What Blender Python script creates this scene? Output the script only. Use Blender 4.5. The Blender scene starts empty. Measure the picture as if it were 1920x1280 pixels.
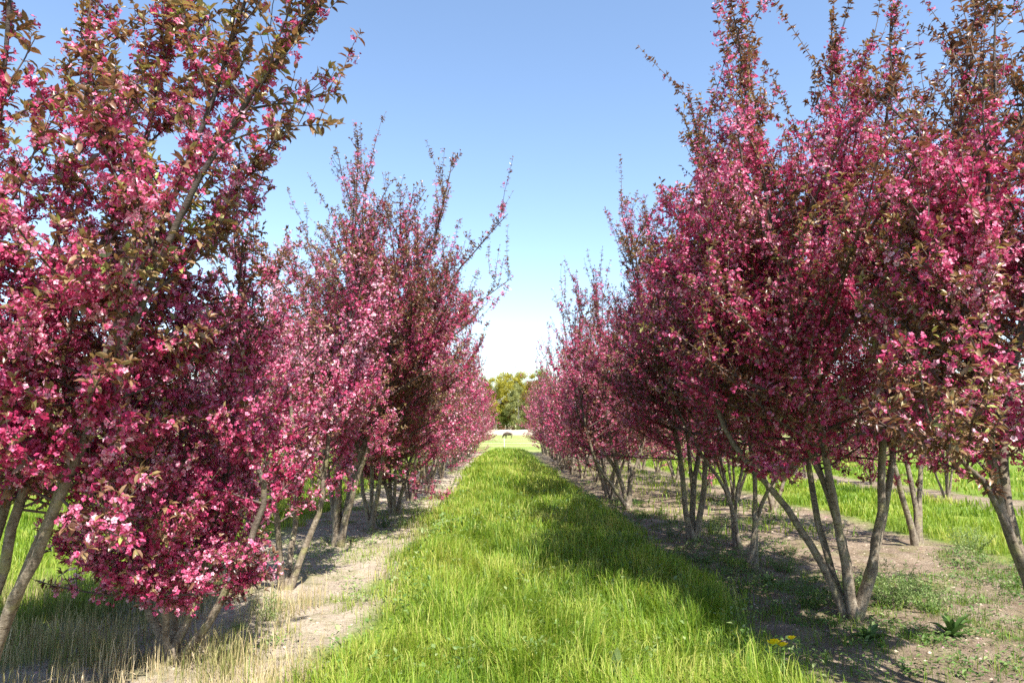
import bpy, bmesh, math, random
import numpy as np
from mathutils import Vector

# ------------------------------------------------------------------ camera, sky, sun, exposure
scene = bpy.context.scene
COL = scene.collection
R = math.radians
PITCH, YAW, CAMZ, FPX = R(7.39), R(0.6), 1.6, 1280.0
cd = bpy.data.cameras.new('camera')
cam = bpy.data.objects.new('camera', cd); COL.objects.link(cam)
cd.sensor_width = 36.0; cd.lens = 24.0; cd.clip_start = 0.05; cd.clip_end = 8000
cam.location = (0, 0, CAMZ)
cam.rotation_euler = (math.pi / 2 + PITCH, 0, -YAW)
cd.dof.use_dof = True; cd.dof.focus_distance = 8.0; cd.dof.aperture_fstop = 5.6
scene.camera = cam

SUN_EL, SUN_AZ = R(54), R(152)          # azimuth clockwise from +Y (the way the camera looks)
world = bpy.data.worlds.new('World'); scene.world = world; world.use_nodes = True
wn = world.node_tree.nodes; bg = wn['Background']
sky = wn.new('ShaderNodeTexSky'); sky.sky_type = 'NISHITA'; sky.sun_disc = False
sky.sun_elevation = SUN_EL; sky.sun_rotation = SUN_AZ
sky.air_density = 1.05; sky.dust_density = 0.2; sky.ozone_density = 1.7; sky.altitude = 0
world.node_tree.links.new(sky.outputs[0], bg.inputs[0]); bg.inputs[1].default_value = 0.110

sl = bpy.data.lights.new('sun', 'SUN'); sl.energy = 5.0; sl.angle = R(0.53); sl.color = (1.0, 0.95, 0.87)
so = bpy.data.objects.new('sun', sl); COL.objects.link(so)
tosun = Vector((math.sin(SUN_AZ) * math.cos(SUN_EL), math.cos(SUN_AZ) * math.cos(SUN_EL), math.sin(SUN_EL)))
so.rotation_euler = tosun.to_track_quat('Z', 'Y').to_euler(); so.location = (20, -20, 30)

scene.view_settings.view_transform = 'Standard'; scene.view_settings.look = 'None'
scene.view_settings.exposure = 1.42; scene.view_settings.gamma = 1.0
scene.render.engine = 'CYCLES'
scene.cycles.max_bounces = 5; scene.cycles.diffuse_bounces = 3; scene.cycles.glossy_bounces = 2
scene.cycles.transmission_bounces = 3; scene.cycles.transparent_max_bounces = 4
scene.cycles.use_denoising = False

rng = np.random.default_rng(11)
UP = np.array([0, 0, 1.0])

# ------------------------------------------------------------------ small maths
def nrm(a):
    return a / np.maximum(np.linalg.norm(a, axis=-1, keepdims=True), 1e-9)

def _h(ix, iy, iz, seed):
    n = (ix * 374761393 + iy * 668265263 + iz * 2147483647 + seed * 1274126177) & 0xffffffff
    n = ((n ^ (n >> 13)) * 1274126177) & 0xffffffff
    n = n ^ (n >> 16)
    return (n & 0xffff) / 65535.0

def vnoise(p, scale, seed=0):
    q = np.asarray(p, float) / scale
    i = np.floor(q).astype(np.int64); f = q - i; f = f * f * (3 - 2 * f)
    out = 0
    for dx in (0, 1):
        wx = f[..., 0] if dx else 1 - f[..., 0]
        for dy in (0, 1):
            wy = f[..., 1] if dy else 1 - f[..., 1]
            for dz in (0, 1):
                wz = f[..., 2] if dz else 1 - f[..., 2]
                out = out + wx * wy * wz * _h(i[..., 0] + dx, i[..., 1] + dy, i[..., 2] + dz, seed)
    return out

def noise2(x, y, scale, seed=0):
    return vnoise(np.stack([x, y, np.zeros_like(x)], -1), scale, seed)

def ray(px, py):
    u, v = (px - 960) / FPX, (640 - py) / FPX
    cx, cy, cz = u, math.cos(PITCH) - v * math.sin(PITCH), math.sin(PITCH) + v * math.cos(PITCH)
    return (cx * math.cos(YAW) + cy * math.sin(YAW), -cx * math.sin(YAW) + cy * math.cos(YAW), cz)

def on_ground(px, py):
    d = ray(px, py); t = -CAMZ / d[2]
    return np.array([d[0] * t, d[1] * t, 0.0])

def at_depth(px, py, Y):
    d = ray(px, py); t = Y / d[1]
    return np.array([d[0] * t, Y, CAMZ + d[2] * t])

# ------------------------------------------------------------------ terrain shape
def edge_l(y): return -1.30 + .22 * np.clip((7.5 - y) / 2, 0, 1) + 0.30 * (noise2(y * 0 + 3.3, y, 1.1, 5) - .5) * 2
def edge_r(y): return 1.95 - .5 * np.clip((y - 14) / 20, 0, 1) + 0.22 * (noise2(y * 0 + 7.7, y, 1.1, 6) - .5) * 2

def soilness(x, y):
    w = (noise2(x, y, 0.9, 9) - .5) * 0.5
    xx = x + w
    a = ((xx > -3.3) & (xx < -1.28)) | ((xx > 1.98) & (xx < 6.3)) | ((xx > 9.6) & (xx < 11.6))
    return (a & (y < 52)).astype(float)

def gh(x, y):
    x = np.asarray(x, float); y = np.asarray(y, float)
    near = np.clip((40 - y) / 20, 0, 1) * np.clip((16 - np.abs(x)) / 6, 0, 1)
    a = (noise2(x, y, 1.3, 1) - .5) * 0.06 + (noise2(x, y, 0.33, 2) - .5) * 0.05 + (noise2(x, y, 0.14, 3) - .5) * 0.035
    return a * near - 0.0

# ------------------------------------------------------------------ meshes from arrays
class Geo:
    """template-instanced geometry collected into one mesh"""
    def __init__(s): s.v = []; s.l = []; s.t = []; s.n = 0; s.a = []
    def add(s, verts, loops, totals, tint=None):
        s.v.append(verts.reshape(-1, 3)); s.l.append(loops.ravel() + s.n); s.t.append(totals.ravel())
        s.n += verts.reshape(-1, 3).shape[0]
        s.a.append(np.full(totals.size, 0.5) if tint is None else np.asarray(tint, float).ravel())
    def inst(s, tv, faces, pos, X, Y, Z, scale, tint):
        """tv (V,3) template; faces list of index tuples; tint (N,) or (N,F)"""
        N = len(pos)
        if N == 0: return
        sc = np.asarray(scale, float).reshape(-1, 1, 1) if np.ndim(scale) else scale
        tv = np.asarray(tv, float)
        if tv.ndim == 2: tv = tv[None]
        V = (tv[..., 0:1] * X[:, None] + tv[..., 1:2] * Y[:, None] + tv[..., 2:3] * Z[:, None]) * sc + pos[:, None]
        nv = tv.shape[1]
        fl = np.concatenate([np.array(f) for f in faces]); ft = np.array([len(f) for f in faces])
        L = (np.arange(N)[:, None] * nv + fl[None]).ravel(); T = np.tile(ft, N)
        tint = np.asarray(tint, float)
        if tint.ndim == 1: tint = np.repeat(tint, len(faces))
        s.add(V, L, T, tint)
    def mesh(s, name):
        me = bpy.data.meshes.new(name)
        if not s.v: return me
        v = np.concatenate(s.v).astype(np.float32); l = np.concatenate(s.l).astype(np.int32); t = np.concatenate(s.t).astype(np.int32)
        st = np.concatenate([[0], np.cumsum(t)[:-1]]).astype(np.int32)
        me.vertices.add(len(v)); me.vertices.foreach_set('co', v.ravel())
        me.loops.add(len(l)); me.loops.foreach_set('vertex_index', l)
        me.polygons.add(len(t)); me.polygons.foreach_set('loop_start', st); me.polygons.foreach_set('loop_total', t)
        at = me.attributes.new('tint', 'FLOAT', 'FACE'); at.data.foreach_set('value', np.concatenate(s.a).astype(np.float32))
        me.update(calc_edges=True)
        return me
    def build(s, name, mat, parent=None, loc=None, smooth=False):
        me = s.mesh(name); me.materials.append(mat)
        if smooth: me.polygons.foreach_set('use_smooth', np.ones(len(me.polygons), bool))
        o = bpy.data.objects.new(name, me); COL.objects.link(o)
        if parent is not None: o.parent = parent
        if loc is not None: o.location = loc
        return o

def tubes(g, P, rad, k=5, tint=0.5, cap=False):
    """P (N,m,3), rad (N,m)"""
    N, m, _ = P.shape
    T = np.empty_like(P); T[:, 1:-1] = P[:, 2:] - P[:, :-2]; T[:, 0] = P[:, 1] - P[:, 0]; T[:, -1] = P[:, -1] - P[:, -2]
    T = nrm(T)
    mean = nrm(P[:, -1] - P[:, 0])
    ref = np.eye(3)[np.argmin(np.abs(mean), axis=1)][:, None, :]
    U = nrm(np.cross(T, ref)); W = np.cross(T, U)
    a = np.arange(k) * 2 * math.pi / k
    ring = P[:, :, None] + rad[:, :, None, None] * (np.cos(a)[None, None, :, None] * U[:, :, None] + np.sin(a)[None, None, :, None] * W[:, :, None])
    q = []
    for i in range(m - 1):
        for j in range(k):
            q.append((i * k + j, i * k + (j + 1) % k, (i + 1) * k + (j + 1) % k, (i + 1) * k + j))
    q = np.array(q).ravel()
    L = (np.arange(N)[:, None] * (m * k) + q[None]).ravel(); Tt = np.full(N * (m - 1) * k, 4)
    g.add(ring, L, Tt, np.full(len(Tt), tint) if np.ndim(tint) == 0 else tint)
    if cap:
        c = np.arange(k) + (m - 1) * k
        g.add(ring, (np.arange(N)[:, None] * (m * k) + c[None]).ravel(), np.full(N, k), np.full(N, tint))

# ------------------------------------------------------------------ materials
def newmat(name):
    m = bpy.data.materials.new(name); m.use_nodes = True
    nt = m.node_tree; nt.nodes.clear()
    return m, nt, nt.nodes.new('ShaderNodeOutputMaterial')

def ramp(nt, fac, stops):
    r = nt.nodes.new('ShaderNodeValToRGB'); e = r.color_ramp.elements
    while len(e) > 1: e.remove(e[-1])
    e[0].position = stops[0][0]; e[0].color = (*stops[0][1], 1)
    for p, c in stops[1:]:
        x = e.new(p); x.color = (*c, 1)
    nt.links.new(fac, r.inputs[0]); return r.outputs[0]

def foliage_mat(name, stops, trans=0.4, rough=0.55, spec=0.25, trgb=(1, 1, 1)):
    m, nt, out = newmat(name)
    a = nt.nodes.new('ShaderNodeAttribute'); a.attribute_name = 'tint'
    c = ramp(nt, a.outputs['Fac'], stops)
    p = nt.nodes.new('ShaderNodeBsdfPrincipled'); p.inputs['Roughness'].default_value = rough
    p.inputs['Specular IOR Level'].default_value = spec
    nt.links.new(c, p.inputs['Base Color'])
    t = nt.nodes.new('ShaderNodeBsdfTranslucent')
    mx = nt.nodes.new('ShaderNodeMix'); mx.data_type = 'RGBA'; mx.blend_type = 'MULTIPLY'; mx.inputs[0].default_value = 1
    nt.links.new(c, mx.inputs[6]); mx.inputs[7].default_value = (*trgb, 1)
    nt.links.new(mx.outputs[2], t.inputs['Color'])
    s = nt.nodes.new('ShaderNodeMixShader'); s.inputs[0].default_value = trans
    nt.links.new(p.outputs[0], s.inputs[1]); nt.links.new(t.outputs[0], s.inputs[2]); nt.links.new(s.outputs[0], out.inputs[0])
    return m

def plain(name, col, rough=0.8, var=0.25, scale=8.0):
    m, nt, out = newmat(name)
    p = nt.nodes.new('ShaderNodeBsdfPrincipled'); p.inputs['Roughness'].default_value = rough
    tc = nt.nodes.new('ShaderNodeTexCoord'); n = nt.nodes.new('ShaderNodeTexNoise')
    n.inputs['Scale'].default_value = scale; n.inputs['Detail'].default_value = 5
    nt.links.new(tc.outputs['Object'], n.inputs['Vector'])
    lo = tuple(x * (1 - var) for x in col); hi = tuple(min(1, x * (1 + var)) for x in col)
    nt.links.new(ramp(nt, n.outputs[0], [(0.3, lo), (0.7, hi)]), p.inputs['Base Color'])
    nt.links.new(p.outputs[0], out.inputs[0]); return m

def bark_mat():
    m, nt, out = newmat('bark')
    p = nt.nodes.new('ShaderNodeBsdfPrincipled'); p.inputs['Roughness'].default_value = 0.85
    tc = nt.nodes.new('ShaderNodeTexCoord')
    mp = nt.nodes.new('ShaderNodeMapping'); mp.inputs['Scale'].default_value = (1, 1, 0.45)
    nt.links.new(tc.outputs['Object'], mp.inputs[0])
    n1 = nt.nodes.new('ShaderNodeTexNoise'); n1.inputs['Scale'].default_value = 26; n1.inputs['Detail'].default_value = 6; n1.inputs['Roughness'].default_value = .7
    n2 = nt.nodes.new('ShaderNodeTexNoise'); n2.inputs['Scale'].default_value = 7; n2.inputs['Detail'].default_value = 3
    nt.links.new(mp.outputs[0], n1.inputs[0]); nt.links.new(tc.outputs['Object'], n2.inputs[0])
    c1 = ramp(nt, n1.outputs[0], [(.28, (.07, .052, .036)), (.5, (.19, .15, .105)), (.72, (.36, .31, .235))])
    f2 = ramp(nt, n2.outputs[0], [(.52, (0, 0, 0)), (.68, (1, 1, 1))])
    mx = nt.nodes.new('ShaderNodeMix'); mx.data_type = 'RGBA'
    nt.links.new(f2, mx.inputs[0]); nt.links.new(c1, mx.inputs[6]); mx.inputs[7].default_value = (.25, .23, .10, 1)
    at = nt.nodes.new('ShaderNodeAttribute'); at.attribute_name = 'tint'          # young wood higher up is dark and smooth
    m2 = nt.nodes.new('ShaderNodeMix'); m2.data_type = 'RGBA'; m2.inputs[6].default_value = (.06, .042, .036, 1)
    nt.links.new(at.outputs['Fac'], m2.inputs[0]); nt.links.new(mx.outputs[2], m2.inputs[7])
    nt.links.new(m2.outputs[2], p.inputs['Base Color'])
    mp2 = nt.nodes.new('ShaderNodeMapping'); mp2.inputs['Scale'].default_value = (1, 1, 3.2)      # lenticel bands across the stem
    nt.links.new(tc.outputs['Object'], mp2.inputs[0])
    n3 = nt.nodes.new('ShaderNodeTexNoise'); n3.inputs['Scale'].default_value = 19; n3.inputs['Detail'].default_value = 4; n3.inputs['Roughness'].default_value = .75
    nt.links.new(mp2.outputs[0], n3.inputs[0])
    m3 = nt.nodes.new('ShaderNodeMix'); m3.data_type = 'RGBA'; m3.blend_type = 'MULTIPLY'; m3.inputs[0].default_value = 1
    nt.links.new(ramp(nt, n3.outputs[0], [(.36, (.38, .34, .30)), (.48, (1, 1, 1)), (.62, (1.0, 1.0, 1.0)), (.7, (.6, .55, .5))]), m3.inputs[7])
    nt.links.new(m2.outputs[2], m3.inputs[6]); nt.links.new(m3.outputs[2], p.inputs['Base Color'])
    ad = nt.nodes.new('ShaderNodeMath'); ad.operation = 'ADD'; nt.links.new(n1.outputs[0], ad.inputs[0]); nt.links.new(n3.outputs[0], ad.inputs[1])
    b = nt.nodes.new('ShaderNodeBump'); b.inputs['Strength'].default_value = .8; b.inputs['Distance'].default_value = .01
    nt.links.new(ad.outputs[0], b.inputs['Height']); nt.links.new(b.outputs[0], p.inputs['Normal'])
    nt.links.new(p.outputs[0], out.inputs[0]); return m

M = {}
M['bark'] = bark_mat()
M['twig'] = plain('twig', (.085, .055, .045), .8, .5, 14)
M['blossom'] = foliage_mat('blossom', [(0, (.21, .008, .031)), (.3, (.43, .024, .098)), (.6, (.62, .09, .222)), (.85, (.77, .30, .43)), (1, (.86, .60, .67))], .38, .55, .25, (1, .8, .95))
M['leaf'] = foliage_mat('leaf', [(0, (.075, .028, .022)), (.35, (.19, .09, .058)), (.62, (.26, .165, .085)), (.85, (.32, .26, .11)), (1, (.30, .36, .09))], .28, .36, .55, (1.2, .95, .7))
M['grass'] = foliage_mat('grass_blade', [(0, (.045, .10, .010)), (.4, (.125, .225, .018)), (.75, (.25, .35, .035)), (1, (.44, .44, .11))], .42, .5, .3, (1.15, 1.1, .6))
M['dry'] = foliage_mat('dry_grass', [(0, (.14, .18, .04)), (.4, (.34, .30, .13)), (.75, (.52, .41, .22)), (1, (.68, .56, .36))], .3, .7, .15)
M['weed'] = foliage_mat('weed_leaf', [(0, (.045, .10, .02)), (.5, (.13, .22, .05)), (1, (.30, .36, .15))], .35, .5, .3)

def ground_mat():
    m, nt, out = newmat('orchard_ground'); N = nt.nodes; L = nt.links
    p = N.new('ShaderNodeBsdfPrincipled'); p.inputs['Roughness'].default_value = .95; p.inputs['Specular IOR Level'].default_value = .1
    g = N.new('ShaderNodeNewGeometry'); sp = N.new('ShaderNodeSeparateXYZ'); L.new(g.outputs['Position'], sp.inputs[0])
    def noise(sc, det=5, ro=.6):
        n = N.new('ShaderNodeTexNoise'); n.inputs['Scale'].default_value = sc; n.inputs['Detail'].default_value = det; n.inputs['Roughness'].default_value = ro
        L.new(g.outputs['Position'], n.inputs['Vector']); return n.outputs[0]
    def math_(op, a, b):
        n = N.new('ShaderNodeMath'); n.operation = op
        for i, x in enumerate((a, b)):
            if isinstance(x, (int, float)): n.inputs[i].default_value = x
            else: L.new(x, n.inputs[i])
        return n.outputs[0]
    def mix(f, a, b, mode='MIX'):
        n = N.new('ShaderNodeMix'); n.data_type = 'RGBA'; n.blend_type = mode
        for i, x in ((0, f), (6, a), (7, b)):
            if isinstance(x, (int, float)): n.inputs[i].default_value = x
            elif isinstance(x, tuple): n.inputs[i].default_value = (*x, 1)
            else: L.new(x, n.inputs[i])
        return n.outputs[2]
    wob = math_('MULTIPLY', math_('SUBTRACT', noise(1.1, 4), .5), 1.3)
    xw = math_('ADD', sp.outputs[0], wob)
    xf = math_('DIVIDE', math_('ADD', xw, 20), 40)
    def X(x): return (x + 20) / 40
    G, S = (0, 0, 0), (1, 1, 1)
    mask = ramp(nt, xf, [(0, G), (X(-3.7), G), (X(-3.35), S), (X(-1.4), S), (X(-1.15), G), (X(1.8), G), (X(2.1), S), (X(6.0), S), (X(6.5), G), (X(9.6), G), (X(9.9), S), (X(11.4), S), (X(11.8), G), (1, G)])
    ym = N.new('ShaderNodeMapRange'); ym.inputs[1].default_value = 48; ym.inputs[2].default_value = 52; ym.inputs[3].default_value = 1; ym.inputs[4].default_value = 0
    L.new(sp.outputs[1], ym.inputs[0])
    mask = mix(1.0, mask, ym.outputs[0], 'MULTIPLY')
    soil = ramp(nt, noise(2.2, 8, .65), [(.32, (.12, .085, .06)), (.48, (.23, .175, .125)), (.7, (.40, .33, .25))])
    soil = mix(ramp(nt, noise(38, 6, .7), [(.35, (1, 1, 1)), (.6, (0, 0, 0))]), soil, (.22, .165, .115))
    lefty = N.new('ShaderNodeMapRange'); lefty.inputs[1].default_value = -.5; lefty.inputs[2].default_value = .5; lefty.inputs[3].default_value = .8; lefty.inputs[4].default_value = 0
    L.new(sp.outputs[0], lefty.inputs[0])
    pale = mix(lefty.outputs[0], soil, (.58, .50, .39)); soil = mix(.55, soil, pale)                # sunlight on the left strip is painted into the soil as a paler tone
    moss = ramp(nt, noise(1.7, 7, .7), [(.49, (0, 0, 0)), (.64, (.7, .7, .7))])
    soil = mix(moss, soil, (.15, .16, .05))
    turf = ramp(nt, noise(3, 6), [(.3, (.09, .14, .02)), (.6, (.17, .24, .035)), (.8, (.26, .28, .07))])
    fieldc = ramp(nt, noise(.09, 6), [(.35, (.16, .23, .05)), (.52, (.24, .27, .08)), (.64, (.33, .26, .16))])
    turf = mix(ym.outputs[0], fieldc, turf)
    col = mix(mask, turf, soil)
    L.new(col, p.inputs['Base Color'])
    b = N.new('ShaderNodeBump'); b.inputs['Strength'].default_value = 1; b.inputs['Distance'].default_value = .06
    L.new(noise(14, 8, .7), b.inputs['Height']); L.new(b.outputs[0], p.inputs['Normal'])
    L.new(p.outputs[0], out.inputs[0]); return m
M['ground'] = ground_mat()

# ------------------------------------------------------------------ object helpers
def tag(o, label=None, cat=None, group=None, kind=None):
    if label: o['label'] = label
    if cat: o['category'] = cat
    if group: o['group'] = group
    if kind: o['kind'] = kind
    return o

def empty(name, loc, rz=0):
    o = bpy.data.objects.new(name, None); COL.objects.link(o); o.empty_display_size = .2
    o.location = loc; o.rotation_euler = (0, 0, rz); return o

def copy_tree(o, parent=None):
    c = o.copy(); COL.objects.link(c)
    if parent is not None: c.parent = parent
    for ch in o.children: copy_tree(ch, c)
    return c

# ------------------------------------------------------------------ ground sheet
def axis(dense0, dense1, step, far):
    a = list(np.arange(dense0, dense1, step)); s = step
    b = [dense1]
    while b[-1] < far: s *= 1.22; b.append(b[-1] + s)
    s = step; c = [dense0 - step]
    while c[-1] > -far: s *= 1.22; c.append(c[-1] - s)
    return np.array(c[::-1] + a + b)
gx = axis(-6, 8, .07, 3000); gy = axis(3.4, 15, .07, 3000)
XX, YY = np.meshgrid(gx, gy, indexing='ij')
GV = np.stack([XX, YY, gh(XX, YY)], -1).reshape(-1, 3)
nx, ny = len(gx), len(gy)
ii = (np.arange(nx - 1)[:, None] * ny + np.arange(ny - 1)[None]).ravel()
g = Geo(); g.add(GV, np.stack([ii, ii + ny, ii + ny + 1, ii + 1], -1), np.full(len(ii), 4))
tag(g.build('ground', M['ground'], smooth=True), kind='structure')

# ------------------------------------------------------------------ templates
def petal_template(n=5, seed=0):
    r_ = np.random.default_rng(seed); V = []; F = []
    for i in range(n):
        a = 2 * math.pi * i / n + r_.normal(0, .12); w = .40
        c, s = math.cos(a), math.sin(a)
        cup = .25 + r_.normal(0, .14)
        pts = [(.08, 0, 0), (.62, -w, .16 + cup * .4), (1, 0, cup), (.62, w, .16 + cup * .4)]
        b = len(V)
        for x, y, z in pts: V.append((x * c - y * s, x * s + y * c, z))
        F.append((b, b + 1, b + 2, b + 3))
    return np.array(V), F
FLOWER0 = [petal_template(5, s) for s in range(4)]
FLOWER1 = [petal_template(3, s + 9) for s in range(3)]
for v, f in FLOWER1: v *= (1.12, 1.12, 1.0)
FLOWER2 = [(np.array([(-1, 0, .1), (0, -.9, -.1), (1, 0, .15), (0, .9, 0)]), [(0, 1, 2, 3)])]
BUD = (np.array([(0, 0, 0), (.45, .0, .5), (0, 0, 1.1), (-.2, .4, .5), (-.2, -.4, .5)]), [(0, 1, 2, 3), (0, 3, 2, 4), (0, 4, 2, 1)])
LEAF0 = (np.array([(0, 0, 0), (.33, 0, -.03), (.7, 0, -.10), (1, 0, -.24), (.30, .22, .07), (.70, .19, -.01), (.30, -.22, .07), (.70, -.19, -.01)]),
         [(0, 1, 4), (1, 2, 5, 4), (2, 3, 5), (0, 6, 1), (1, 6, 7, 2), (2, 7, 3)])
LEAF1 = (np.array([(0, 0, 0), (.5, 0, -.06), (1, 0, -.2), (.48, .22, .05), (.48, -.22, .05)]), [(0, 1, 2, 3), (0, 4, 2, 1)])
for _l in (LEAF0, LEAF1): _l[0][:, 1] *= .88
LEAF2 = (np.array([(0, 0, 0), (.5, -.24, .04), (1, 0, -.15), (.5, .24, .04)]), [(0, 1, 2, 3)])

def frame(Z, r_):
    X = nrm(np.cross(Z, nrm(r_.normal(size=Z.shape)))); return X, np.cross(Z, X), Z

def grow(p0, d0, L, m, r_, lift=.3, wig=.08):
    P = [p0]; d = nrm(d0); p = p0
    for i in range(m - 1):
        d = nrm(d + UP * lift / m + r_.normal(0, wig, d.shape)); p = p + d * (L / (m - 1))[:, None]; P.append(p)
    return np.stack(P, 1)

def along(P, L, step, tmin, tmax, r_):
    n = np.maximum((L * (tmax - tmin) / step + r_.random(len(L))).astype(int), 0)
    idx = np.repeat(np.arange(len(L)), n)
    t = tmin + (tmax - tmin) * r_.random(len(idx))
    m = P.shape[1]; s = t * (m - 1); i = np.minimum(s.astype(int), m - 2); f = (s - i)[:, None]
    a, b = P[idx, i], P[idx, i + 1]
    return a + (b - a) * f, nrm(b - a), t, idx

def smooth_poly(pts, n):
    pts = np.array(pts); d = np.r_[0, np.cumsum(np.linalg.norm(np.diff(pts, axis=0), axis=1))]
    t = np.linspace(0, d[-1], n); q = np.stack([np.interp(t, d, pts[:, k]) for k in range(3)], 1)
    for _ in range(2):
        q[1:-1] = q[1:-1] * .5 + (q[:-2] + q[2:]) * .25
    return q, d[-1]

# ------------------------------------------------------------------ the crabapple builder
def crabapple(base, stems, H=5.4, cb=1.3, lmax=1.3, bloom=.55, lod=0, seed=0, dens=1.0, spread=.55, r0=.035, ftint=0.0, ltint=0.0, leafsz=1.0, topthin=.25, noext=(), latd=1.0, whips=.42, thinx=None, wall=None):
    """stems: list of 3-D polylines (world) starting near the base; they are continued upward to the tips"""
    r_ = np.random.default_rng(seed)
    base = np.array(base, float); base[2] = float(gh(base[0], base[1]))
    root = empty('crabapple_tree', base)
    def thin(p, rel):
        f = topthin * np.clip((rel - .45) / .3, 0, 1)
        return f if thinx is None else f * np.clip(.3 + (p[:, 0] - thinx) / .5, .3, 1)
    SP = []
    for si, pts in enumerate(stems):
        pts = [np.array(p, float) - base for p in pts]
        pts[0][2] = -.06
        last = pts[-1]; d = nrm(last - pts[-2])
        hz = last[:2] / max(np.linalg.norm(last[:2]), .1)
        tipz = H * r_.uniform(.84, 1.04)
        k = 5
        if last[2] < tipz - .3 and si not in noext:
            rise = tipz - last[2]
            out = np.array([hz[0], hz[1]]) * spread * r_.uniform(.4, 1.2) + r_.normal(0, .22, 2)
            dd = np.array([d[0], d[1]]) / max(d[2], .5) * .45
            for i in range(1, k + 1):
                f = i / k
                q = last + np.array([0, 0, rise * f])
                q[:2] += dd * rise * f * (.8 - .45 * f) + out * f * .8 + r_.normal(0, .03, 2)
                if wall: q[0] = max(q[0] * wall[0], wall[0] * (wall[1] - base[0]) + .3) * wall[0]
                pts.append(q)
        SP.append(smooth_poly(pts, 22))
    # ---- stems
    for q, L in SP:
        t = np.linspace(0, 1, len(q))
        rr = r0 * r_.uniform(.8, 1.1) * (1 - t) ** 1.05 + .005
        rr[0] *= 1.5; rr[1] *= 1.15
        q2 = q + r_.normal(0, .006, q.shape)
        ks = 9 if lod == 0 else (7 if lod == 1 else 5)
        sg = Geo(); tubes(sg, q2[None], rr[None], ks, np.repeat(np.clip(1.25 - q[:-1, 2] / H * 2.1, 0, 1), ks))
        sg.build('stem', M['bark'], root, smooth=True)
    # ---- laterals
    P0 = []; D0 = []; LL = []
    for si, (q, L) in enumerate(SP):
        hh = q[:, 2]
        n = int(L / (.085 if lod < 2 else .12) * dens ** .5 * latd)
        t = np.sort(r_.random(n)); s = t * (len(q) - 1); i = np.minimum(s.astype(int), len(q) - 2); f = (s - i)[:, None]
        p = q[i] + (q[i + 1] - q[i]) * f
        ok = p[:, 2] > cb * r_.uniform(.8, 1.15, n); p = p[ok]; t = t[ok]
        rel = np.clip((p[:, 2] - cb) / (H - cb), 0, 1)
        k_ = r_.random(len(p)) > .75 * thin(p, rel); p = p[k_]; t = t[k_]; rel = rel[k_]
        outd = nrm(np.c_[p[:, :2], np.zeros(len(p))])
        az = r_.uniform(0, 2 * math.pi, len(p)); rd = np.c_[np.cos(az), np.sin(az), np.zeros(len(p))]
        hd = nrm(rd + outd * .55)
        el = np.radians(12 + 50 * rel ** .8 + r_.normal(0, 13, len(p)))
        d = hd * np.cos(el)[:, None] + UP * np.sin(el)[:, None]
        ln = lmax * (.42 + .72 * (1 - rel) ** .7 * np.clip(rel * 6 + .55, 0, 1)) * r_.uniform(.5, 1.15, len(p))
        ln = ln * (1 - (.72 if si in noext else .25) * np.clip((t - .5) / .4, 0, 1))
        ln = np.where(r_.random(len(p)) < .08, ln * 1.22, ln)
        P0.append(p); D0.append(d); LL.append(ln)
    P0, D0, LL = np.concatenate(P0), np.concatenate(D0), np.concatenate(LL)
    if wall:                                            # branches cut back along the alley
        lim = wall[1] + wall[0] * np.clip(P0[:, 2] + D0[:, 2] * LL * .6 - 2.3, 0, 2.5) * .34
        room = wall[0] * (P0[:, 0] + base[0] - lim); go = -wall[0] * D0[:, 0]
        LL = np.where(go > .02, np.minimum(LL, np.maximum(room / np.maximum(go, .02), .22) * r_.uniform(.75, 1.15, len(LL))), LL)
    B1 = grow(P0, D0, LL, 7, r_, .55, .10)
    # ---- second order
    p2, d2, t2, i2 = along(B1, LL, .105 if lod < 2 else .17, .12, .97, r_)
    rad = nrm(np.cross(d2, r_.normal(size=d2.shape)))
    dd2 = nrm(d2 * .75 + rad * .8 + UP * .35)
    L2 = LL[i2] * (.10 + .36 * (1 - t2)) * r_.uniform(.4, 1.2, len(t2)) + .07
    B2 = grow(p2, dd2, L2, 4, r_, .5, .09)
    # long upright shoots from the upper crown, lined with spurs but unbranched
    relb = (B1[:, :, 2] - cb) / (H - cb)
    cand = np.nonzero(relb[:, 4] > .38)[0]
    wi = cand[r_.random(len(cand)) < whips]
    wn_ = r_.integers(3, 7, len(wi))
    pw = B1[wi, wn_]; dw = nrm(nrm(B1[wi, wn_] - B1[wi, wn_ - 1]) * .75 + UP * .55 + r_.normal(0, .2, (len(wi), 3)))
    LW = r_.uniform(.3, .85, len(wi)) * min(1.0, lmax / 1.2)
    BW = grow(pw, dw, LW, 6, r_, .25, .06)
    g = Geo()
    tubes(g, BW, np.tile(np.linspace(.0042, .0018, 6), (len(BW), 1)) * (1, 1.15, 1.5)[lod], 3)
    k1 = (5, 4, 3)[lod]
    t = np.linspace(0, 1, 7)
    tubes(g, B1, (.0028 + LL[:, None] * .0072 * (1 - t) ** .8), k1)
    tubes(g, B2, np.tile(np.array([.0032, .0028, .0024, .0016]), (len(B2), 1)) * (1, 1.15, 1.5)[lod], 3)
    crown = g.build('crown', M['twig'], root)
    # ---- spurs
    step = (.030, .037, .066)[lod] / dens
    sets = []
    a = along(B1, LL, step, .10, 1.0, r_); b = along(B2, L2, step, .06, 1.0, r_)
    tips = [q[-9:] for q, L in SP]
    ST = np.stack([smooth_poly(q[-9:], 9)[0] for q, L in SP]); SL = np.array([L * .4 for q, L in SP])
    c = along(ST, SL, step * .8, 0, 1, r_)
    w = along(BW, LW, step * .62, .0, 1.0, r_)
    pos = np.concatenate([a[0], b[0], c[0], w[0]]); tan = np.concatenate([a[1], b[1], c[1], w[1]])
    tt = np.concatenate([a[2] * .8, b[2], c[2], w[2] * .95])
    rel = np.clip((pos[:, 2] - cb) / (H - cb), 0, 1.1)
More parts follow.
